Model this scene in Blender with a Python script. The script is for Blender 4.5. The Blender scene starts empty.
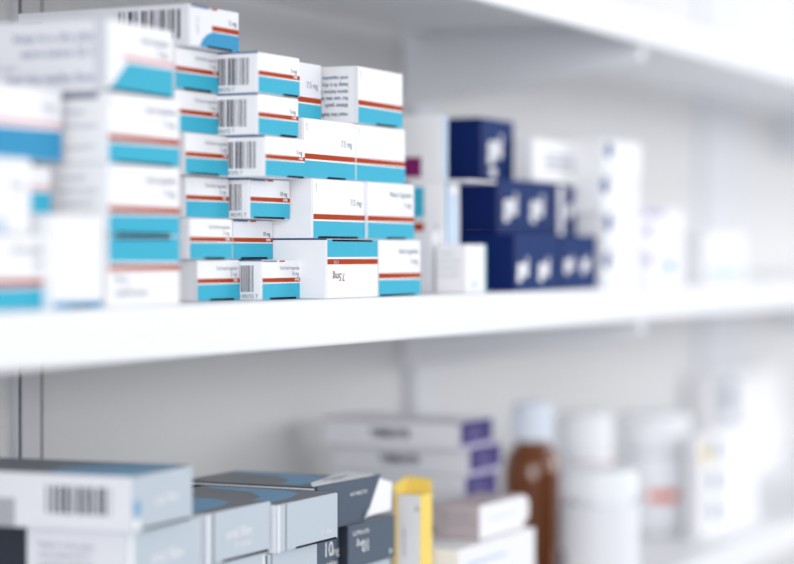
import bpy, bmesh, math, random
from mathutils import Vector, Matrix
random.seed(7)
S = bpy.context.scene
COL = S.collection
OZ = 1.35                      # height of the middle shelf's top above the floor

# ------------------------------------------------------------------ camera geometry (used to place things from the photo)
F, VX, HY = 2200.0, 1450.0, 255.0
TH = math.atan((VX - 397) / F)
sn, cs = math.sin(TH), math.cos(TH)
Z0 = 1.7
X0 = (330 - 397) / F * Z0
CX, CY = -(Z0 * cs + X0 * sn), -(Z0 * sn - X0 * cs)
CZ = (299 - HY) * Z0 / F

def P(px, y):
    """world x (and depth) of the point seen in column px standing y behind the shelf front"""
    t = (px - 397) / F
    d = (cs + t * sn, sn - t * cs)
    Z = (y - CY) / d[1]
    return CX + d[0] * Z, Z

def span(a, b, y):
    """length along the shelf between columns a and b on the plane y"""
    return P(b, y)[0] - P(a, y)[0]

def deep(a, y, b):
    """how far a side face runs back from column a (front corner, plane y) to column b"""
    x = P(a, y)[0]
    t = (b - 397) / F
    k = (sn - t * cs) / (cs + t * sn)
    return CY + (x - CX) * k - y

def zat(py, Z):
    return CZ - (py - HY) * Z / F

# ------------------------------------------------------------------ materials
def lin(c):
    return tuple(((v / 255) / 12.92 if v / 255 <= .04045 else ((v / 255 + .055) / 1.055) ** 2.4) for v in c)

MATS = {}
def mat(name, rgb, rough=.5, spec=.4, noise=0.0, scale=40, bump=0.0, trans=0.0, coat=0.0, metallic=0.0):
    if name in MATS:
        return MATS[name]
    m = bpy.data.materials.new(name)
    m.use_nodes = True
    nt = m.node_tree
    b = nt.nodes['Principled BSDF']
    col = lin(rgb)
    b.inputs['Base Color'].default_value = (*col, 1)
    b.inputs['Roughness'].default_value = rough
    b.inputs['Specular IOR Level'].default_value = spec
    b.inputs['Metallic'].default_value = metallic
    b.inputs['Transmission Weight'].default_value = trans
    b.inputs['Coat Weight'].default_value = coat
    tc = nt.nodes.new('ShaderNodeTexCoord')
    if noise or bump:
        n = nt.nodes.new('ShaderNodeTexNoise')
        n.inputs['Scale'].default_value = scale
        n.inputs['Detail'].default_value = 5
        nt.links.new(tc.outputs['Object'], n.inputs['Vector'])
        if noise:
            r = nt.nodes.new('ShaderNodeMix'); r.data_type = 'RGBA'
            r.inputs['A'].default_value = (*[v * (1 - noise) for v in col], 1)
            r.inputs['B'].default_value = (*[min(1, v * (1 + noise)) for v in col], 1)
            nt.links.new(n.outputs['Fac'], r.inputs['Factor'])
            nt.links.new(r.outputs['Result'], b.inputs['Base Color'])
        if bump:
            bp = nt.nodes.new('ShaderNodeBump')
            bp.inputs['Strength'].default_value = bump
            bp.inputs['Distance'].default_value = .003
            nt.links.new(n.outputs['Fac'], bp.inputs['Height'])
            nt.links.new(bp.outputs['Normal'], b.inputs['Normal'])
    MATS[name] = m
    return m

WHITE = mat('white_card', (243, 243, 246), .45, .35, .01, 60)
CARD2 = mat('soft_white_card', (234, 235, 241), .5, .3, .015, 60)
SKY = mat('sky_blue_print', (64, 180, 210), .6, .12, .015, 80)
SKYD = mat('mid_blue_print', (58, 152, 198), .6, .12, .015, 80)
RED = mat('rust_red_print', (178, 62, 16), .65, .1, .02, 90)
LGREY2 = mat('mid_grey_print', (176, 177, 184), .6, .2)
LGREY = mat('light_grey_print', (214, 217, 226), .5, .3)
PALE = mat('pale_blue_print', (196, 214, 234), .45, .3)
INK = mat('dark_ink', (58, 60, 78), .6, .2)
INKG = mat('grey_ink', (128, 136, 152), .6, .2)
INKL = mat('pale_violet_ink', (178, 182, 202), .6, .2)
INKB = mat('blue_grey_ink', (92, 118, 146), .6, .2)
INKR = mat('maroon_ink', (120, 40, 36), .6, .2)
SLOT = mat('shadowed_card_slot', (26, 30, 44), .8, .1)
BLUELINE = mat('deep_blue_print', (32, 82, 140), .5, .3)
NAVY = mat('navy_card', (5, 32, 94), .55, .15, .03, 50)
NAVYF = mat('navy_front_print', (20, 52, 110), .6, .1, .03, 50)
MAG = mat('magenta_print', (128, 22, 98), .5, .3)
TEAL = mat('teal_print', (60, 168, 178), .5, .3)
GREYB = mat('grey_blue_card', (188, 199, 209), .4, .4, .015, 50)
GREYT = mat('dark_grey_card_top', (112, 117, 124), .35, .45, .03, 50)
SLATE = mat('slate_card', (86, 98, 114), .55, .15, .02, 60)
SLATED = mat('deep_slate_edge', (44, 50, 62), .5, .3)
SWOOSH = mat('blue_swoosh_print', (112, 168, 206), .4, .4)
YEL = mat('yellow_card', (248, 218, 112), .6, .15, .03, 40)
PURP = mat('purple_print', (66, 58, 118), .6, .15, .03, 50)
LAV = mat('lavender_print', (188, 184, 216), .5, .3)
MAUVE = mat('mauve_card', (190, 178, 182), .55, .25, .02, 50)
MAUVED = mat('dull_mauve_card', (140, 122, 128), .55, .25, .02, 50)
TAN = mat('tan_card', (206, 176, 112), .55, .25, .03, 50)
AMBER = mat('amber_glass', (128, 66, 16), .07, .5, .06, 20, trans=.35, coat=.4)
PLASTIC = mat('white_plastic', (244, 246, 250), .35, .45, .01, 20)
CAPP = mat('pale_blue_plastic', (226, 234, 246), .35, .4, .01, 20)
ORANGE = mat('orange_red_print', (226, 92, 62), .45, .3)
PINK = mat('pink_print', (226, 178, 184), .45, .3)
STEEL = mat('white_painted_steel', (240, 241, 244), .42, .4, .01, 8, bump=.02)
BRACK = mat('white_painted_bracket', (236, 237, 243), .45, .4, .01, 8)
WALLM = mat('grey_painted_wall', (220, 220, 221), .8, .2, .04, 220, bump=.6)
GROOVE = mat('dark_joint', (92, 94, 104), .8, .1)
POSTM = mat('grey_painted_upright', (210, 210, 214), .6, .3, .05, 60, bump=.3)
POSTW = mat('white_painted_upright', (217, 218, 224), .6, .3, .02, 30)
FLOORM = mat('pale_floor', (190, 191, 193), .5, .3, .04, 6)

# ------------------------------------------------------------------ mesh builder
class MB:
    def __init__(s):
        s.v, s.f, s.m, s.mats = [], [], [], []
    def mi(s, m):
        if m not in s.mats:
            s.mats.append(m)
        return s.mats.index(m)
    def poly(s, pts, m):
        i = len(s.v)
        s.v += [tuple(p) for p in pts]
        s.f.append(tuple(range(i, i + len(pts)))); s.m.append(s.mi(m))
    def add(s, vs, fs, m):
        i = len(s.v)
        s.v += [tuple(p) for p in vs]
        k = s.mi(m)
        for f in fs:
            s.f.append(tuple(i + j for j in f)); s.m.append(k)
    def box(s, lo, hi, m, bev=0.0006, seg=2, facemats=None):
        bm = bmesh.new()
        bmesh.ops.create_cube(bm, size=1)
        for v in bm.verts:
            v.co = Vector([lo[k] + (v.co[k] + .5) * (hi[k] - lo[k]) for k in range(3)])
        bev = min(bev, .3 * min(hi[k] - lo[k] for k in range(3)))
        if bev > 0:
            bmesh.ops.bevel(bm, geom=bm.edges[:], offset=bev, segments=seg, affect='EDGES', profile=.5)
        bm.normal_update()
        i = len(s.v)
        bm.verts.index_update()
        s.v += [tuple(v.co) for v in bm.verts]
        for f in bm.faces:
            mm = m
            if facemats:
                n = f.normal
                for key, fm in facemats.items():
                    ax, sg = 'xyz'.index(key[1]), (1 if key[0] == '+' else -1)
                    if n[ax] * sg > .9:
                        mm = fm
            s.f.append(tuple(i + v.index for v in f.verts)); s.m.append(s.mi(mm))
        bm.free()
    def lathe(s, prof, m, n=40, cx=0, cy=0):
        i = len(s.v); k = s.mi(m)
        for r, z in prof:
            for a in range(n):
                t = 2 * math.pi * a / n
                s.v.append((cx + r * math.cos(t), cy + r * math.sin(t), z))
        for j in range(len(prof) - 1):
            for a in range(n):
                b = (a + 1) % n
                s.f.append((i + j * n + a, i + j * n + b, i + (j + 1) * n + b, i + (j + 1) * n + a)); s.m.append(k)
        s.f.append(tuple(i + a for a in reversed(range(n)))); s.m.append(k)
        s.f.append(tuple(i + (len(prof) - 1) * n + a for a in range(n))); s.m.append(k)
    def prism(s, outline, axis, a, b, m):
        """outline of 2-D points extruded along an axis from a to b"""
        def p(q, t):
            return (t, q[0], q[1]) if axis == 'x' else (q[0], t, q[1]) if axis == 'y' else (q[0], q[1], t)
        n = len(outline)
        s.add([p(q, a) for q in outline] + [p(q, b) for q in outline],
              [tuple(range(n)), tuple(reversed(range(n, 2 * n)))] + [(j, j + n, (j + 1) % n + n, (j + 1) % n) for j in range(n)], m)
    def build(s, name, parent=None, smooth=False, bevel=0):
        me = bpy.data.meshes.new(name)
        me.from_pydata(s.v, [], s.f)
        for m in s.mats:
            me.materials.append(m)
        me.polygons.foreach_set('material_index', s.m)
        me.update()
        if smooth:
            me.polygons.foreach_set('use_smooth', [True] * len(me.polygons))
        o = bpy.data.objects.new(name, me)
        COL.objects.link(o)
        if parent:
            o.parent = parent
        if bevel:
            md = o.modifiers.new('soft_edges', 'BEVEL'); md.width = bevel; md.segments = 3; md.limit_method = 'ANGLE'
        return o

def tag(o, label, cat, group=None, kind=None):
    o['label'] = label; o['category'] = cat
    if group: o['group'] = group
    if kind: o['kind'] = kind
    return o

def empty(name, loc, yaw=0):
    o = bpy.data.objects.new(name, None)
    o.empty_display_size = .02
    COL.objects.link(o)
    o.location = loc; o.rotation_euler = (0, 0, math.radians(yaw))
    return o

# ------------------------------------------------------------------ lettering
_T = {}
def textmesh(txt):
    if txt not in _T:
        cu = bpy.data.curves.new('lettering', 'FONT')
        cu.body = txt; cu.size = 1; cu.resolution_u = 2
        ob = bpy.data.objects.new('lettering', cu)
        COL.objects.link(ob)
        bpy.context.view_layer.update()
        me = ob.evaluated_get(bpy.context.evaluated_depsgraph_get()).to_mesh()
        vs = [(v.co.x, v.co.y) for v in me.vertices]
        fs = [tuple(p.vertices) for p in me.polygons]
        ob.evaluated_get(bpy.context.evaluated_depsgraph_get()).to_mesh_clear()
        bpy.data.objects.remove(ob); bpy.data.curves.remove(cu)
        _T[txt] = (vs, fs)
    return _T[txt]

EPS = .00012
class Face:
    """a printed panel: o = lower-left corner as read, u/v unit vectors, n outward normal, w/h its size"""
    def __init__(s, mb, o, u, v, n, w, h, flip=False, k=0):
        s.mb, s.u, s.v, s.n, s.w, s.h = mb, Vector(u), Vector(v), Vector(n), w, h
        s.o = Vector(o) + s.n * EPS * (1 + k)
        if flip:                                       # the carton lies upside down, print and all
            s.o = s.o + s.u * w + s.v * h
            s.u, s.v = -s.u, -s.v
        s.lift = 0
    def pt(s, a, b):
        return s.o + s.u * (a * s.w) + s.v * (b * s.h) + s.n * s.lift
    def orient(s, pts):
        c = (pts[1] - pts[0]).cross(pts[2] - pts[0])
        return pts if c.dot(s.n) > 0 else pts[::-1]
    def draw(s, items):
        for k, it in enumerate(items):
            s.lift = EPS * .5 * k
            t = it[0]
            if t == 'r':
                _, a, b, c, d, m = it[:6]
                s.mb.poly(s.orient([s.pt(a, b), s.pt(c, b), s.pt(c, d), s.pt(a, d)]), m)
            elif t == 'p':
                s.mb.poly(s.orient([s.pt(*q) for q in it[1]]), it[2])
            elif t == 't':                             # text, u, v, height (m), material, anchor (0 left 1 right .5 mid), turned
                txt, a, b, hh, m = it[1:6]
                anchor = it[6] if len(it) > 6 else 0
                turn = it[7] if len(it) > 7 else 0
                vs, fs = textmesh(txt)
                wid = max((q[0] for q in vs), default=0)
                bold = it[8] if len(it) > 8 else 0
                sc = hh / .72
                ca, sa = math.cos(math.radians(turn)), math.sin(math.radians(turn))
                base = s.pt(a, b)
                out = []
                for x, y in vs:
                    x, y = (x - anchor * wid) * sc, y * sc
                    X, Y = x * ca - y * sa, x * sa + y * ca
                    out.append(base + s.u * X + s.v * Y)
                s.mb.add(out, fs, m)
                for q in range(1, 4 if bold else 0):   # heavier strokes
                    dv = s.u * (bold * (q % 2)) + s.v * (bold * (q // 2)) + s.n * 2e-5 * q
                    s.mb.add([w_ + dv for w_ in out], fs, m)
            elif t == 'bar':
                _, a, b, c, d, m = it[:6]
                rr = random.Random(it[6] if len(it) > 6 else 5)
                x, i = a, 0
                while x < c - .004:
                    w = rr.choice([.02, .03, .045, .06]) * (c - a)
                    w = min(w, c - x)
                    if i % 2 == 0:
                        s.mb.poly(s.orient([s.pt(x, b), s.pt(x + w, b), s.pt(x + w, d), s.pt(x, d)]), m)
                    x += w; i += 1
            elif t == 'e':                             # ellipse
                _, a, b, ra, rb, m = it
                s.mb.poly(s.orient([s.pt(a + ra * math.cos(q * math.pi / 12), b + rb * math.sin(q * math.pi / 12)) for q in range(24)]), m)

def carton(label, x0, yf, zb, L, D, H, yaw=0, front=(), side=(), top=(), flip=False, body=WHITE, flapm=None, facemats=None,
           group=None, name='medicine_carton', cat='medicine box', notch=None, notch_top=False, right_anchor=None):
    H = H - .0004
    root = empty(name, (x0, yf, OZ + zb), yaw)
    tag(root, label, cat, group)
    b = MB()
    b.box((0, .0008, 0), (L, D, H), body, .0008, 2, facemats)
    if side:
        Face(b, (0, D, 0), (0, -1, 0), (0, 0, 1), (-1, 0, 0), D, H, flip).draw(side)
    if top:
        Face(b, (0, 0, H), (1, 0, 0), (0, 1, 0), (0, 0, 1), L, D).draw(top)
    b.build('carton_body', root)
    fl = MB()
    g = .0005
    fl.box((g, 0, g), (L - g, .0011, H - g), flapm or body, .0003, 1)
    Face(fl, (g, 0, g), (1, 0, 0), (0, 0, 1), (0, -1, 0), L - 2 * g, H - 2 * g, flip).draw(front)
    f = fl.build('end_flap', root)
    if notch:                                          # the dark opening where the flap tucks in
        n = MB()
        z0, z1 = ((H - .0020, H - .0004) if notch_top else (.0002, .0017))
        n.box((L * notch[0], -.0004, z0), (L * notch[1], .0006, z1), SLOT, .0001, 1)
        n.build('tuck_slot', f)
    return root

# ------------------------------------------------------------------ the setting
def structure(name, mb, bevel=0, **k):
    o = mb.build(name, bevel=bevel, **k); o['kind'] = 'structure'; return o

w = MB(); w.box((-2.4, .30, 0), (8.0, .42, 2.75), WALLM, 0); structure('wall_back', w)
w = MB(); w.box((-4.0, -4.0, -.1), (8.0, .42, 0), FLOORM, 0); structure('floor', w)
w = MB()
w.box((P(18, .3)[0], .296, .02), (P(42, .296)[0], .302, 2.6), POSTM, .0015)
w.box((P(18, .294)[0] - .0008, .2940, .02), (P(18, .294)[0] + .0012, .302, 2.6), POSTW, .001)
for gx_ in (P(20.5, .2952)[0], P(42.5, .2952)[0]):
    w.box((gx_ - .0007, .2952, .02), (gx_ + .0007, .302, 2.6), GROOVE, .0003, 1)
structure('trim_1', w)
w = MB(); w.box((P(404, .3)[0], .285, .02), (P(427, .3)[0], .302, 2.6), POSTW, .003); structure('trim_2', w)
w = MB(); w.box((P(699, .3)[0], .291, .02), (P(735, .3)[0], .302, 2.6), POSTW, .004); structure('trim_3', w)

LOWZ, BASE, UPZ = -.316, -.297, .2975     # lower shelf top, level the stacked cartons are counted from, upper shelf top
def shelf(label, ztop, xa=-1.2, xb=5.5):
    root = empty('shelf', (0, 0, OZ + ztop))
    tag(root, label, 'shelf', 'white wall shelves')
    b = MB(); b.box((xa, .004, -.012), (xb, .284, -.0002), STEEL, .002); b.build('shelf_board', root)
    l = MB(); l.box((xa, 0, -.0365), (xb, .010, 0), STEEL, .0035, 4); l.build('front_lip', root)
    xb0 = P(650, 0)[0]
    for x in (xb0 - 1.6, xb0, xb0 + 1.6):
        k = MB()
        k.prism([(.299, -.0122), (.0105, -.0122), (.0105, -.052), (.03, -.058), (.299, -.096)], 'x', x, x + .016, BRACK)
        k.build('shelf_bracket', root, bevel=.003)
    return root
shelf('white painted metal shelf holding the stacked blue and white medicine boxes', 0)
shelf('lower white shelf carrying grey boxes, amber bottle and white tubs', LOWZ)
shelf('upper white shelf seen from below, empty, at the top of the photo', UPZ)

# ------------------------------------------------------------------ prints
def small_print(mg='5 mg', line=True, flip=False, tab=False, stripe='5 MG'):
    it = [('r', 0, 0, 1, .40, SKY), ('r', 0, .435, 1, .545, RED)]
    it += [('t', mg, .93, .60, .0034, INKG if line else INK, 1)]
    if line: it += [('t', 'Oral hard capsules', .94, .76, .0030, INKG, 1)]
    if stripe: it += [('t', stripe, .93, .462, .0019, WHITE, 1, 0, .0002)]
    if tab: it += [('r', .0, .965, .36, 1, BLUELINE), ('r', .42, .965, .56, 1, RED)]
    return it
def big_print(mg='7.5 mg', line=None, c=SKY, mark=True):
    it = [('r', 0, 0, 1, .285, c), ('r', 0, .315, 1, .405, RED), ('t', mg, .93, .57, .0052, INKG, 1)]
    if line: it += [('t', line, .94, .76, .0050, INKG, 1)]
    if mark: it += [('t', 'E', .04, .87, .0026, INKG), ('t', '2', .04, .80, .0026, INKG)]
    return it
BAR = [('bar', .60, .22, .92, .86, INK, 11), ('t', '0 00292 7 1', .60, .07, .0032, INK)]
def barside(a, b, seed=11):
    return [('bar', a, .20, b, .86, INK, seed), ('t', '0 00292 7', a, .05, .0030, INK), ('r', 0, .965, 1, 1, BLUELINE)]
def lines(u0, u1, rows, m=INKB, turn=0, h=.0028, bold=0):
    words = ['oral capsules', 'keep in a dry place', 'store below 25 C', 'for use see leaflet', 'blister pack', 'read the leaflet']
    out = []
    for k, v in enumerate(rows):
        out.append(('t', words[k % len(words)], u0 if turn == 0 else u1, v, h, m, 0, turn, bold))
    return out

BL, BH, BD = .0895, .0470, .112       # larger carton
SL, SH, SD = .0632, .0307, .100       # small carton
GB, GS = 'larger blue striped medicine boxes on the middle shelf', 'small blue striped medicine boxes on the middle shelf'

def small(label, y, layer, left=None, right=None, yaw=0, D=SD, L=SL, z=None, **k):
    x = P(left, y)[0] if left is not None else P(right, y)[0] - L
    return carton(label, x, y, (layer * SH if z is None else z), L, D, SH, yaw, group=GS, **k)
def big(label, y, layer, left=None, right=None, yaw=0, D=BD, L=BL, z=None, **k):
    x = P(left, y)[0] if left is not None else P(right, y)[0] - L
    return carton(label, x, y, (layer * BH if z is None else z), L, D, BH, yaw, group=GB, **k)

# column A: six small cartons at the left of the sharp group, and one askew on top
small('small blue striped box on the shelf, bottom of the sharp left stack', .046, 0, right=240, front=small_print(), side=[('r', .97, 0, 1, 1, CARD2)], notch=(.3, .85))
small('small blue striped box second from the bottom of the sharp left stack', .043, 1, right=233, front=small_print(), notch=(.35, .8), yaw=.5)
small('small blue striped box third from the bottom of the sharp left stack', .050, 2, right=229, front=small_print())
small('small blue striped box fourth from the bottom of the sharp left stack', .040, 3, right=229, front=small_print(), notch=(.1, .75), yaw=-.5)
small('small blue striped box fifth from the bottom of the sharp left stack', .044, 4, right=219, front=small_print())
small('small blue striped box just under the askew barcode box on top', .044, 5, right=219.5, front=small_print(), notch=(.2, .8))
a0 = [('r', .44, .43, 1, .56, RED), ('p', [(.20, 0), (1, 0), (1, .40), (.46, .40), (.34, .32), (.24, .16)], SKYD), ('t', '5 mg', .95, .64, .0040, INK, 1),
      ('t', 'LOT 27', .17, .30, .0028, INKG, 0, 90), ('r', .02, .95, .38, 1, BLUELINE), ('r', .42, .95, .54, 1, RED)]
small('askew small box lying on top of the sharp left stack, barcode side showing', .034, 6, left=189.5, yaw=-1.5, L=.0685, D=.152, front=a0, flapm=CARD2, body=CARD2,
      side=[('bar', .60, .18, .955, .88, INK, 4)] + lines(.02, .3, [.72, .55], INKG), notch=(.35, .85))

# column B: barcode sides
small('small box with 10 mg print, bottom one beside the large upside-down box', .027, 0, left=262, front=small_print('10 mg', True, stripe='10 MG', tab=True), side=barside(.795, .93, 3), notch=(.2, .85))
small('small striped box set back without a barcode, second from shelf in the middle stack', .050, 1, right=273, front=small_print('10 mg', False, tab=True, stripe='10 MG'), flapm=CARD2, notch=(.2, .85))
small('small box with half-hidden barcode, jutting right over the set-back 10 mg box', .033, 2, left=250, front=small_print('10 mg', False, tab=True, stripe='10 MG'), side=barside(.80, .93, 5), notch=(.1, .85), flapm=CARD2)
small('small barcode box, lowest of three flush barcodes in the middle stack', .008, 3, left=265, front=small_print('5 mg', False), side=barside(.64, .92, 7), notch=(.55, .95))
small('small barcode box, second of three flush barcodes in the middle stack', .010, 4, left=258, front=small_print('5 mg', False), side=barside(.63, .90, 7), notch=(.55, .95))
small('small barcode box on top of the middle stack, its barcode fully showing', .010, 5, left=258, front=small_print('5 mg', False), side=barside(.63, .92, 7), notch=(.6, .95), yaw=-1)

# columns C and D: larger cartons
c3 = [('r', 0, 0, 1, .30, SKY), ('r', .0, .335, 1, .425, RED), ('t', '7.5mg', .90, .58, .0062, INKR, 1), ('t', 'E MG', .88, .36, .0026, PALE, 1)]
big('large box lying upside down on the shelf, maroon 7.5mg print inverted', .003, 0, left=327, front=c3, flip=True, side=[('r', 0, 0, 1, .02, BLUELINE)], notch=(.1, .88), notch_top=True)
big('large 7.5 mg box with plain white side showing, on the upside-down box', .015, 1, left=313, front=big_print(), notch=(.1, .85), yaw=-.4)
big('large 7.5 mg box third up, directly over the one with the plain white side', .020, 2, right=355.5, front=big_print(), notch=(.45, .8))
big('large 7.5 mg box half hidden behind the topmost barcode box', .043, 3, right=321.5, front=big_print(mark=False), flapm=CARD2, notch=(.2, .8))
d3x = P(377.5, .008)[0]
big('large blue striped box on the shelf right of the upside-down box', .008, 0, left=378.5, L=.0815, front=big_print('5 mg', 'hard capsules', mark=False), notch=(.05, .85))
big('large blue striped box beside the white carton with a red tab', .012, 1, left=367.5, front=big_print('5 mg', 'Nova Capsules', mark=False), side=[('r', .97, 0, 1, 1, CARD2)], notch=(.4, .8))
big('large blue striped box without text, third up at the right end', .020, 2, left=356, L=.0935, front=big_print('', None))
big('large box on top at the right end, inverted text on its side', .018, 3, left=358, yaw=1.5, front=big_print('', None), notch=(.4, .85),
    side=lines(.2, .92, [.82, .70, .58, .46, .34, .18], INKB, 180, .0032, .0002) + [('r', .97, 0, 1, 1, CARD2)])

# column M: blurred larger cartons, and N: the nearest ones
MX = P(108, .004)[0]
big('blurred upside-down blue box on the shelf, bottom of the second stack from left', .004, 0, left=108, flip=True, front=[('r', 0, 0, 1, .37, SKY), ('r', 0, .41, 1, .49, RED), ('t', '5 mg', .9, .58, .0055, INKG, 1), ('t', 'hard capsules', .9, .78, .005, INKG, 1)], notch=(.1, .85), notch_top=True)
big('blurred blue box resting on the upside-down box, dark slot between them', .004, 1, left=108, front=big_print('5 mg', 'hard capsules'), side=lines(.66, .9, [.78, .6, .42, .25], INKB), notch=(.1, .85))
big('blurred blue box third up in the second stack from left', .006, 2, left=108, front=big_print('5 mg', 'hard capsules'), side=[('r', .62, .90, .93, .98, INKG)] + lines(.66, .9, [.7, .5, .2], INKB), notch=(.1, .9))
t0 = [('p', [(0, 0), (1, 0), (1, .42), (.28, .42)], SKY), ('r', .22, .45, 1, .53, PINK), ('t', 'hard capsules', .92, .74, .005, INKG, 1), ('t', '5 mg', .9, .58, .005, INKG, 1)]
big('large blurred box on top of second stack from left, long text side showing', .004, 3, left=108.5, yaw=3.5, D=.15, front=t0, body=CARD2, flapm=WHITE,
    side=[('t', 'keep in a dry place', .52, .70, .0062, INKL, 0, 0, .0006), ('t', 'store below 25 C', .56, .48, .0058, INKL, 0, 0, .0006), ('t', '20 caps', .40, .30, .005, INKL), ('t', 'read the leaflet first', .47, .12, .0062, INKL, 0, 0, .0006), ('r', .93, .0, .985, 1, LGREY)], notch=(.0, .95))

big('nearest blurred box lying on the shelf at the left edge of the photo', .012, 0, right=52, front=big_print('5 mg', 'hard capsules'))
big('blurred mostly white box between two blue banded ones at the left edge', .010, 1, right=31, front=[('r', 0, 0, .72, .2, PALE), ('t', '5 mg', .9, .6, .005, INKG, 1)])
big('blurred blue banded box topmost at the left edge, under the long text side', .030, 2, right=62, front=[('r', 0, 0, 1, .43, SKYD), ('r', 0, .47, 1, .54, PINK), ('t', '5 mg', .9, .7, .005, INKG, 1)])
gx = P(53, .004)[0]
carton('plain white box with thin blue foot, wedged between the two blurred stacks', gx, .004, 0, P(103, .004)[0] - gx, .10, .060, front=[('r', 0, 0, 1, .07, SKYD)], name='medicine_carton', notch=(.3, .8))

small('blurred small box lying on the plain white box, its blue end peeking out', .030, 2, right=51, z=.0602, D=.07, front=[('r', 0, 0, 1, .46, SKY), ('r', 0, .5, 1, .6, PINK)])

# ------------------------------------------------------------------ right of the stripes on the middle shelf
ex = P(445.5, .04)[0]
ew = .032
er = carton('tall white carton with blue and red print on its side, open lid flap', ex, .04, 0, ew, deep(445.5, .04, 410), .1005, front=[('r', 0, 0, .16, 1, SKYD), ('r', .3, .1, .9, .9, PALE)],
       side=[('r', .02, .68, .40, .96, SKY), ('r', .02, .555, .40, .635, RED), ('t', 'store below 25 C', .80, .18, .0045, INKG, 0, 90)])
fm = MB(); fm.box((.0, -.022, .1002), (.066, .06, .1024), WHITE, .0004, 1); fm.build('open_flap', er)
wx0 = P(443, .052)[0]
carton('white carton with a magenta spot, perched on the tall white carton', wx0, .052, .1028, span(443, 448, .052), .050, .060, front=[('r', 0, 0, 1, 1, PALE), ('r', 0, 0, .2, 1, SKYD)], side=[('r', .10, .05, .56, .36, MAG)], body=WHITE)
fx = P(466, .012)[0]
carton('small white carton with teal edge standing in front of the navy boxes', fx, .012, 0, .046, .030, .044, front=[('r', .93, 0, 1, 1, TEAL), ('t', 'gel', .3, .12, .006, TEAL)], side=lines(.1, .9, [.8, .65, .5, .35], INKB, 0, .002))
carton('small white carton behind the teal edged one, beside the tall white carton', fx + .003, .046, 0, .030, .06, .056, side=lines(.1, .9, [.8, .65, .5, .35, .2], INKB, 0, .0025), body=CARD2)
GN = 'navy boxes stacked on the middle shelf'
def gel(n, h, u0=.1, v=.3, gap=.46):
    return [('t', 'gel', u0 + k * gap, v, h, WHITE, 0, 0, .0022) for k in range(n)] + [('r', 0, 0, .06, 1, NAVY)]
n3 = P(514, .006)[0]
carton('navy box at the bottom left of the navy stack, beside the teal edged carton', n3, .006, 0, span(514, 560, .006), .12, .054, front=gel(2, .017, .06, .25), body=NAVY, flapm=NAVYF, group=GN)
carton('navy box at the bottom right of the navy stack, against the white boxes', n3 + .002 + span(514, 560, .006), .006, 0, span(560, 596, .006), .12, .054, front=gel(2, .014, .10, .35), body=NAVY, flapm=NAVYF, group=GN)
n2 = P(497, .034)[0]
carton('long navy box in the middle of the navy stack', n2, .034, .054, span(497, 557, .034), .11, .053, front=gel(2, .021, .10, .34, .44) + [('r', .9, 0, 1, 1, NAVY)], body=NAVY, flapm=NAVYF, group=GN)
carton('navy box with a white left panel, right end of the middle navy row', n2 + .003 + span(497, 557, .034), .034, .054, P(600, .004)[0] + .007 - n2 - span(497, 557, .034), .11, .051, front=[('r', 0, 0, .30, 1, CARD2), ('t', 'gel', .42, .4, .013, WHITE, 0, 0, .002)], body=NAVY, flapm=NAVYF, group=GN)
n1 = P(481, .060)[0]
carton('navy box on top of the navy stack with its dark side showing', n1, .060, .107, span(481, 514, .060), .075, .060, front=[('t', 'gel', .20, .36, .022, WHITE, 0, 0, .0025), ('r', 0, 0, .08, 1, NAVY), ('e', .35, .12, .10, .08, WHITE)], body=NAVY, flapm=NAVYF, group=GN)
wt = P(533, .036)[0]
carton('white box with grey text lines lying on the navy stack', wt, .036, .107, span(533, 590, .036), deep(533, .036, 517), .043, front=[('r', .2, .3, .78, .36, INKG), ('r', .2, .46, .78, .52, INKG), ('r', .2, .62, .7, .67, INKG)], body=WHITE)
GW = 'white boxes with blue spots on the middle shelf'
sx = P(598, .004)[0]
names = ['bottom', 'second', 'third', 'top']
for k, (dx, u) in enumerate([(0, .06), (.006, .04), (-.002, .03), (.004, .08)]):
    carton('white blue-spotted box, %s of the stack right of the navy boxes' % ['lowest', 'second from bottom', 'third from bottom', 'topmost'][k], sx + dx + .012, .004, k * .0385, span(600, 638, .004), .09, .0385,
           front=[('e', u + .06, .75 if k < 3 else .72, .10, .24, BLUELINE), ('e', u + .05, .2, .05, .12, PALE)], group=GW)
qx = P(643, .004)[0]
carton('white box with lavender marks next to the blue-spotted white stack', qx + .02, .010, 0, span(645, 685, .01), .10, .085, front=[('e', .10, .72, .1, .09, LAV), ('e', .10, .34, .1, .09, LAV), ('r', 0, .9, .5, 1, LAV), ('e', .62, .25, .09, .08, TEAL)])
carton('low white box beyond the lavender marked one, last on the middle shelf', P(705, .02)[0], .02, 0, span(705, 745, .02), .10, .062, front=[('r', .1, .1, .9, .3, PALE)])

# ------------------------------------------------------------------ lower shelf: grey cartons
GG = 'grey medicine boxes on the lower shelf'
GTOP = [('p', [(.0, .02), (.9, .02), (.95, .10), (.80, .30), (.45, .45), (.0, .40)], SWOOSH)]
def wave(a=.15, b=.85):
    return [('p', [(.10, a), (.50, a + .02), (.80, a + .10), (.92, a + .28), (.95, b), (.80, b), (.70, a + .42), (.45, a + .22), (.10, a + .15)], SWOOSH)]
GL = .090
def grey(label, x, y, zb, H, L=GL, D=.13, yaw=0, light=True, **k):
    fmat = GREYB if light else SLATE
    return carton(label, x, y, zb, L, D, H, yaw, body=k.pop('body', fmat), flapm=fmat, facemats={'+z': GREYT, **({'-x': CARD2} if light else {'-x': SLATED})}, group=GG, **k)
def gfront(m=WHITE):
    return [('t', 'oral film', .30, .42, .0080, m), ('t', '30 tablets', .42, .22, .0045, m), ('r', 0, 0, .05, 1, CARD2), ('r', .09, 0, .11, 1, GREYT)]
h1 = .0373
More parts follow.
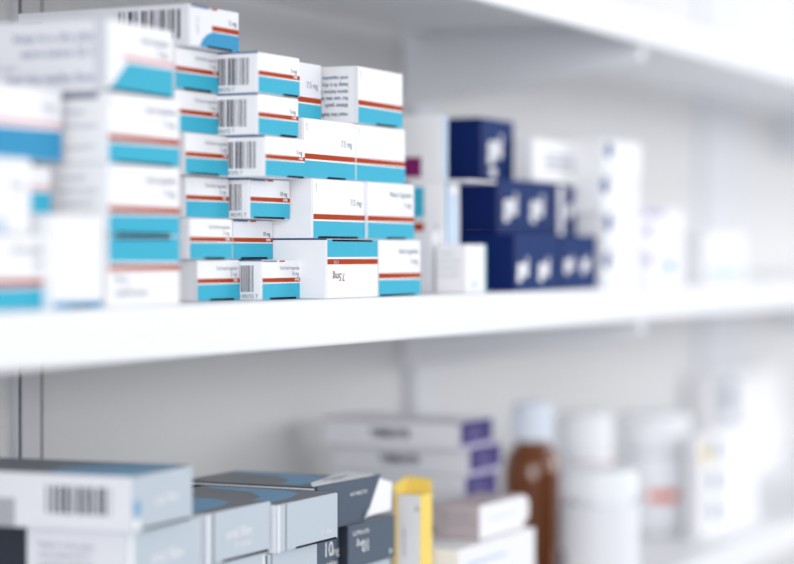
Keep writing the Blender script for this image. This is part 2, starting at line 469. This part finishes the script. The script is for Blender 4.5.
# stack under the nearest grey box
x1 = P(133, -.004)[0]
grey('nearest grey box, blurred, barcode on its white side, top of left grey stack', x1, -.004, BASE + 4 * h1, h1, L=.086, D=.165, yaw=4, front=[('t', 'oral film', .35, .40, .0075, WHITE), ('e', .06, .42, .06, .16, SWOOSH), ('r', 0, 0, .1, .22, WHITE)],
     side=[('bar', .605, .28, .90, .78, INK, 21), ('t', 'oral capsules', .12, .62, .004, INKG), ('r', .2, 0, .46, .52, LGREY2)], top=GTOP, notch=(.15, .95))
x2 = P(120, .012)[0]
grey('blurred grey box directly beneath the nearest barcode box', x2, .006, BASE + 3 * h1, h1, L=.096, D=.16, front=[('t', 'oral film', .30, .30, .009, WHITE), ('r', 0, 0, .07, 1, WHITE)],
     side=[('r', .2, 0, .50, .97, SLATED), ('t', 'keep in a dry place', .56, .62, .0042, INKG), ('t', 'store below 25 C', .56, .44, .0042, INKG), ('t', 'read the leaflet first', .56, .26, .0042, INKG)], top=GTOP)
x3 = P(206, .008)[0]
grey('pale grey box with white corner strip, right of the blurred grey pair', x3, .008, BASE + 3 * h1, h1, L=.0945, D=.12, front=gfront(), top=wave(.1, .9), notch=(.25, .95))
h2 = .0366
x4 = P(277, .004)[0]
grey('pale grey box in focus, in front of the torn open slate box', x4, .004, BASE + 3 * h2 - .0005, h2, L=.099, D=.12, front=[('r', .0, 0, .04, 1, CARD2), ('r', .13, 0, .145, 1, GREYT), ('t', '30 tablets', .90, .16, .0034, WHITE, 1)], top=wave(.1, .9), notch=(.3, .97))
grey('pale grey box whose top is just seen beneath the focused pale grey box', x4 - .012, .010, BASE + 2 * h2, h2, L=.088, D=.12, front=[('r', .0, 0, .05, 1, CARD2), ('r', .15, 0, .17, 1, GREYT)])
# slate boxes
x8 = P(348.5, .032)[0]
grey('slate box with inverted 10mg print, right of the upright 10mg box', x8, .032, BASE + 2 * h2, h2, L=P(395, .032)[0] - x8, D=.11, light=False, flip=True, front=[('t', '10', .72, .40, .0105, WHITE, 1), ('t', 'mg', .72, .40, .0062, WHITE), ('t', 'FILM TABLETS', .92, .15, .0036, WHITE, 1), ('p', [(.06, .84), (.12, .74), (.13, .92)], GREYB)])
grey('slate box with upright 10mg print, half hidden by pale grey box', x8 - .0925, .040, BASE + 2 * h2, h2, L=.091, D=.11, light=False, front=[('t', '10', .70, .36, .0125, WHITE), ('t', 'mg', .87, .36, .0072, WHITE), ('t', 'tablets', .76, .12, .0050, WHITE)])
x7 = .041
L7 = .104
r7 = grey('torn open slate box with white inner flap, on the 10mg boxes', x7, .035, BASE + 3 * h2, h2, L=L7 - .012, D=.125, light=False, top=wave(.14, .95), front=[('r', 0, 0, 1, 1, SLATE)], side=[('r', 0, .93, 1, .97, CARD2)])
# its opened front: slate lip leaning outwards, torn white edges, white inner tongue
m = MB()
zt = h2 - .0004
m.add([(.0, -.0006, .0), (L7 - .014, -.0006, 0), (L7 + .004, -.006, zt + .001), (.0, -.003, zt + .001),
       (.0, .0006, .0), (L7 - .014, .0006, 0), (L7 + .004, -.0045, zt + .001), (.0, -.0015, zt + .001)],
      [(0, 1, 2, 3), (7, 6, 5, 4), (0, 4, 5, 1), (1, 5, 6, 2), (2, 6, 7, 3), (3, 7, 4, 0)], SLATE)
Face(m, (0, -.0022, 0), (1, 0, 0), (0, -.1, 1), (0, -1, 0), L7, zt).draw([])
fr = Face(m, (0, -.0036, 0), (1, 0, 0), (0, -.05, 1), (0, -1, 0), L7, zt)
fr.draw([('t', 'FILM TABLETS 30', .66, .66, .0030, WHITE, .5), ('p', [(.78, .06), (.84, .10), (.85, .30)], GREYB)])
m.build('torn_front_flap', r7)
m = MB()
m.add([(L7 - .030, .004, .001), (L7 + .034, -.001, .004), (L7 + .036, -.001, zt - .009), (L7 - .004, .003, zt + .001),
       (L7 - .030, .0052, .001), (L7 + .034, .0002, .004), (L7 + .036, .0002, zt - .009), (L7 - .004, .0042, zt + .001)],
      [(0, 1, 2, 3), (7, 6, 5, 4), (0, 4, 5, 1), (1, 5, 6, 2), (2, 6, 7, 3), (3, 7, 4, 0)], WHITE)
m.build('inner_flap', r7)
m = MB()
m.add([(.002, .003, zt + .0006), (.045, -.002, zt + .0012), (L7 - .002, -.002, zt + .0016), (L7 - .006, .020, zt + .003), (.05, .014, zt + .0032), (.012, .010, zt + .002),
       (.002, .003, zt + .0001), (.045, -.002, zt + .0004), (L7 - .002, -.002, zt + .0006), (L7 - .006, .020, zt + .0002), (.05, .014, zt + .0002), (.012, .010, zt + .0002)],
      [(0, 1, 2, 3, 4, 5), (11, 10, 9, 8, 7, 6)] + [(j, j + 6, (j + 1) % 6 + 6, (j + 1) % 6) for j in range(6)], WHITE)
Face(m, (.03, 0, zt + .0026), (1, 0, 0), (0, 1, 0), (0, 0, 1), .05, .018).draw([('r', 0, .42, .9, .52, INKG), ('r', .1, .1, .5, .2, INKG)])
m.build('torn_top_edge', r7)
# supports out of sight under the stacks

def plain(label, x, y, zb, L, D, H, m=GREYB, group='plain grey boxes buried under the stacks on the lower shelf'):
    return carton(label, x, y, zb, L, D, H, body=m, group=group)
UL = 'plain grey box buried low in the stacks on the lower shelf'
plain(UL, x2 + .001, .008, LOWZ, .094, .15, 3 * h1 + BASE - LOWZ)
plain(UL, x3 + .001, .010, LOWZ, .092, .11, 3 * h1 + BASE - LOWZ)
plain(UL, x4 - .010, .012, LOWZ, .084, .11, 2 * h2 + BASE - LOWZ)
plain(UL, x8 - .090, .045, LOWZ, .088, .10, 2 * h2 + BASE - LOWZ)
plain(UL, x8 + .001, .036, LOWZ, .085, .10, 2 * h2 + BASE - LOWZ)

# yellow carton with white label side and a raised lid flap
yx = P(421, .035)[0]
yd = deep(421, .035, 397)
yr = carton('yellow carton with a white side and raised yellow flap, right of slate boxes', yx, .035, LOWZ, .024, yd, .1395, body=YEL, facemats={'-x': WHITE}, side=[('t', 'read the leaflet', .35, .60, .0030, INKG, 0, 90), ('r', .78, .90, .88, .92, INK)])
m = MB()
m.add([(.001, yd - .002, .139), (.023, yd - .002, .139), (.026, yd + .002, .153), (-.002, yd + .004, .145), (.001, yd - .001, .139), (.023, yd - .001, .139), (.026, yd + .003, .153), (-.002, yd + .005, .145)],
      [(0, 1, 2, 3), (7, 6, 5, 4), (0, 4, 5, 1), (1, 5, 6, 2), (2, 6, 7, 3), (3, 7, 4, 0)], YEL)
m.add([(.0225, .0, .139), (.0235, .0, .139), (.0275, .002, .150), (.0265, yd, .153), (.0235, yd, .139), (.0225, yd, .139)], [(0, 1, 2, 3, 4, 5)], YEL)
m.add([(-.003, yd + .0005, .0005), (.020, yd + .0005, .0005), (.020, yd + .0005, .143), (-.003, yd + .0005, .143), (-.003, yd + .0017, .0005), (.020, yd + .0017, .0005), (.020, yd + .0017, .143), (-.003, yd + .0017, .143)],
      [(0, 1, 2, 3), (7, 6, 5, 4), (0, 4, 5, 1), (1, 5, 6, 2), (2, 6, 7, 3), (3, 7, 4, 0)], YEL)
m.build('lid_flap', yr)

# purple ended cartons
GP = 'purple ended boxes stacked on the lower shelf'
hp = .0277
base = BASE
for k, (px, lab, bm_, fm_, D, L) in enumerate([
    (478, 'tan box at the very bottom of the purple ended stack', TAN, TAN, .10, .10),
    (482, 'dull mauve box under the pinkish grey one in the purple ended stack', MAUVED, MAUVED, .12, .08),
    (474, 'lowest of the four white boxes with purple ends', CARD2, PURP, .150, .080),
    (466, 'third white box from the top with a purple end, partly behind yellow carton', CARD2, PURP, .154, .080),
    (470, 'second white box from the top with a purple end and dark lettering', CARD2, PURP, .154, .080),
    (461, 'topmost white box with a purple end and dark lettering', CARD2, PURP, .154, .080)]):
    purple = fm_ is PURP
    carton(lab, P(px, .10)[0], .10, base + k * hp if k else LOWZ, L, D, hp if k else hp + BASE - LOWZ, body=bm_, flapm=fm_, group=GP,
           front=[('r', 0, 0, 1, .14, LAV), ('t', 'tablets', .3, .45, .005, LAV)] if purple else [],
           side=[('r', .33, .28, .62, .78, CARD2), ('t', 'TABLETS', .345, .34, .0080, INK, 0, 0, .0018), ('r', 0, .93, 1, 1, MAUVE)] if purple and k > 3 else ([('t', 'film tablets', .2, .4, .006, INKG)] if not purple else []))

# white cartons in front of the amber bottle
wx = P(480, .03)[0]
wr = carton('mauve sided carton with a bent white end flap, in front of amber bottle', wx, .03, BASE + .067, span(480, 524, .03), deep(480, .03, 434), .0320, body=MAUVE, flapm=WHITE,
            side=[('t', 'film tablets', .2, .62, .0045, INKG), ('t', 'store below 25 C', .2, .40, .0035, INKG)], front=[('r', .2, .5, .8, .54, PALE)])
m = MB()
L_ = span(480, 524, .03)
m.add([(L_, .001, .002), (L_ + .022, .004, .008), (L_ + .022, .004, .024), (L_ + .002, .001, .0312), (L_, .003, .002), (L_ + .022, .006, .008), (L_ + .022, .006, .024), (L_ + .002, .003, .0312)],
      [(0, 1, 2, 3), (7, 6, 5, 4), (0, 4, 5, 1), (1, 5, 6, 2), (2, 6, 7, 3), (3, 7, 4, 0)], WHITE)
m.build('bent_flap', wr)
carton('plain white carton under the mauve sided one, in front of amber bottle', P(459, .02)[0], .02, LOWZ, span(459, 535, .02), .07, .067 + BASE - LOWZ, front=[('r', .1, .8, .6, .84, PALE)])

# ------------------------------------------------------------------ bottles
def bottle(label, px, y, zt, r, glass, capm, capr, caph, cat='bottle', name='medicine_bottle', band=None, group=None, shoulder=.35, label_box=None):
    x, Z = P(px, y)
    root = empty(name, (x, y, OZ + LOWZ))
    tag(root, label, cat, group)
    H = zt - LOWZ
    bt = H - caph
    nr = capr * .82
    b = MB()
    sh = bt - r * shoulder * 2
    prof = [(r * .90, 0.0002), (r * .97, .002), (r, .006), (r, sh - .004)]
    for k in range(1, 9):
        a = k / 8 * math.pi / 2
        prof.append((nr + (r - nr) * math.cos(a) ** 1.1, sh + (bt - .006 - sh) * math.sin(a)))
    prof += [(nr, bt - .003), (nr, bt + caph * .6)]
    b.lathe(prof, glass, 48)
    b.build('bottle_body', root, smooth=True)
    c = MB()
    cp = [(capr * .98, bt), (capr, bt + .001), (capr, bt + caph - .004), (capr * .97, bt + caph - .0015), (capr * .9, bt + caph)]
    c.lathe(cp, capm, 48)
    for k in range(24):                                # ribs of the screw cap
        t = k * math.pi / 12
        px_, py_ = capr * math.cos(t), capr * math.sin(t)
        c.box((px_ - .0008, py_ - .0008, bt + .003), (px_ + .0008, py_ + .0008, bt + caph - .006), capm, .0002, 1)
    c.build('screw_cap', root)
    if band:
        for (z0, z1, a0, a1, m) in band:
            g = MB()
            n = 24
            va, fa = [], []
            for j in range(n + 1):
                t = math.radians(a0 + (a1 - a0) * j / n)
                for zz in (z0 * H, z1 * H):
                    va.append(((r + .0004) * math.cos(t), (r + .0004) * math.sin(t), zz))
            fa = [(2 * j, 2 * j + 2, 2 * j + 3, 2 * j + 1) for j in range(n)]
            g.add(va, fa, m)
            g.build('label_band', root, smooth=True)
    return root
bottle('amber glass bottle with a white screw cap behind the white boxes', 532, .125, -.128, .0315, AMBER, CAPP, .0215, .040, shoulder=.62)
GT = 'white plastic tubs on the lower shelf'
bottle('white tub with a thin pink line, just right of amber bottle', 584, .14, -.152, .034, PLASTIC, PLASTIC, .032, .045, 'tub', 'pill_tub', [(.60, .65, 180, 330, PINK)], GT, .12)
bottle('wider white tub with orange red band, second tub right of amber bottle', 653, .13, -.167, .047, PLASTIC, PLASTIC, .045, .042, 'tub', 'pill_tub', [(.29, .37, 192, 240, ORANGE)], GT, .12)
bottle('pale grey-white tub with a blue label edge, in front of the pink lined tub', 600, .035, -.193, .0415, PLASTIC, PLASTIC, .040, .030, 'tub', 'pill_tub', [(.02, .30, 112, 136, BLUELINE), (.30, .70, 112, 136, PALE), (.02, .70, 136, 320, CARD2)], GT, .08)
tx = P(720, .244)[0]
carton('tall white carton with grey-blue text bars at the right edge', tx, .244, LOWZ, .34, .05, .160, front=[('r', .04, .60, .22, .95, INKB), ('r', .03, .70, .23, .72, WHITE), ('r', .03, .82, .23, .84, WHITE)])
qx = P(702, .05)[0]
carton('white carton with a yellow spot in front of the tall white carton', qx, .05, LOWZ, .24, .02, .130, front=[('e', .07, .80, .05, .09, YEL), ('e', .22, .82, .06, .10, INKB), ('e', .22, .52, .06, .10, INKB), ('e', .22, .22, .06, .10, INKB)])

# ------------------------------------------------------------------ light
wd = bpy.data.worlds.new('World'); S.world = wd; wd.use_nodes = True
bg = wd.node_tree.nodes['Background']
bg.inputs['Color'].default_value = (.92, .95, 1.0, 1); bg.inputs['Strength'].default_value = .76
def area(name, loc, target, sx, sy, power, col=(1, 1, 1)):
    l = bpy.data.lights.new(name, 'AREA'); l.shape = 'RECTANGLE'; l.size = sx; l.size_y = sy; l.energy = power; l.color = col
    o = bpy.data.objects.new(name, l); COL.objects.link(o)
    o.location = loc
    o.rotation_euler = (Vector(target) - Vector(loc)).to_track_quat('-Z', 'Y').to_euler()
    return o
area('window_light', (-5.0, -2.6, OZ + .60), (.4, .2, OZ - .05), 2.8, 1.8, 140, (1, .99, .98))
area('front_window_light', (.6, -3.6, OZ + .55), (.6, .3, OZ - .05), 2.6, .6, 22, (1, .99, .98))
area('far_window_light', (3.8, -2.9, OZ + .45), (2.8, .3, OZ - .1), 2.4, 1.2, 54)
area('right_fill_light', (2.3, -1.3, OZ + 1.0), (2.0, .15, OZ - .1), 1.6, .4, 9)  # added fill to brighten the tubs at the right, not a real fitting

# ------------------------------------------------------------------ camera
cam = bpy.data.cameras.new('camera')
co = bpy.data.objects.new('camera', cam); COL.objects.link(co)
co.location = (CX, CY, OZ + CZ)
fwd = Vector((cs, sn, 0))
co.rotation_euler = fwd.to_track_quat('-Z', 'Y').to_euler()
cam.sensor_width = 36; cam.sensor_fit = 'HORIZONTAL'
cam.lens = F / 794 * 36
cam.shift_y = -(282 - HY) / 794.0
cam.clip_start = .05
cam.dof.use_dof = True
cam.dof.focus_distance = 1.715
cam.dof.aperture_fstop = cam.lens / 46.0
S.camera = co
S.view_settings.view_transform = 'Standard'
S.view_settings.look = 'None'
S.view_settings.exposure = -0.10
S.view_settings.gamma = 1
S.cycles.use_denoising = True
S.cycles.max_bounces = 8
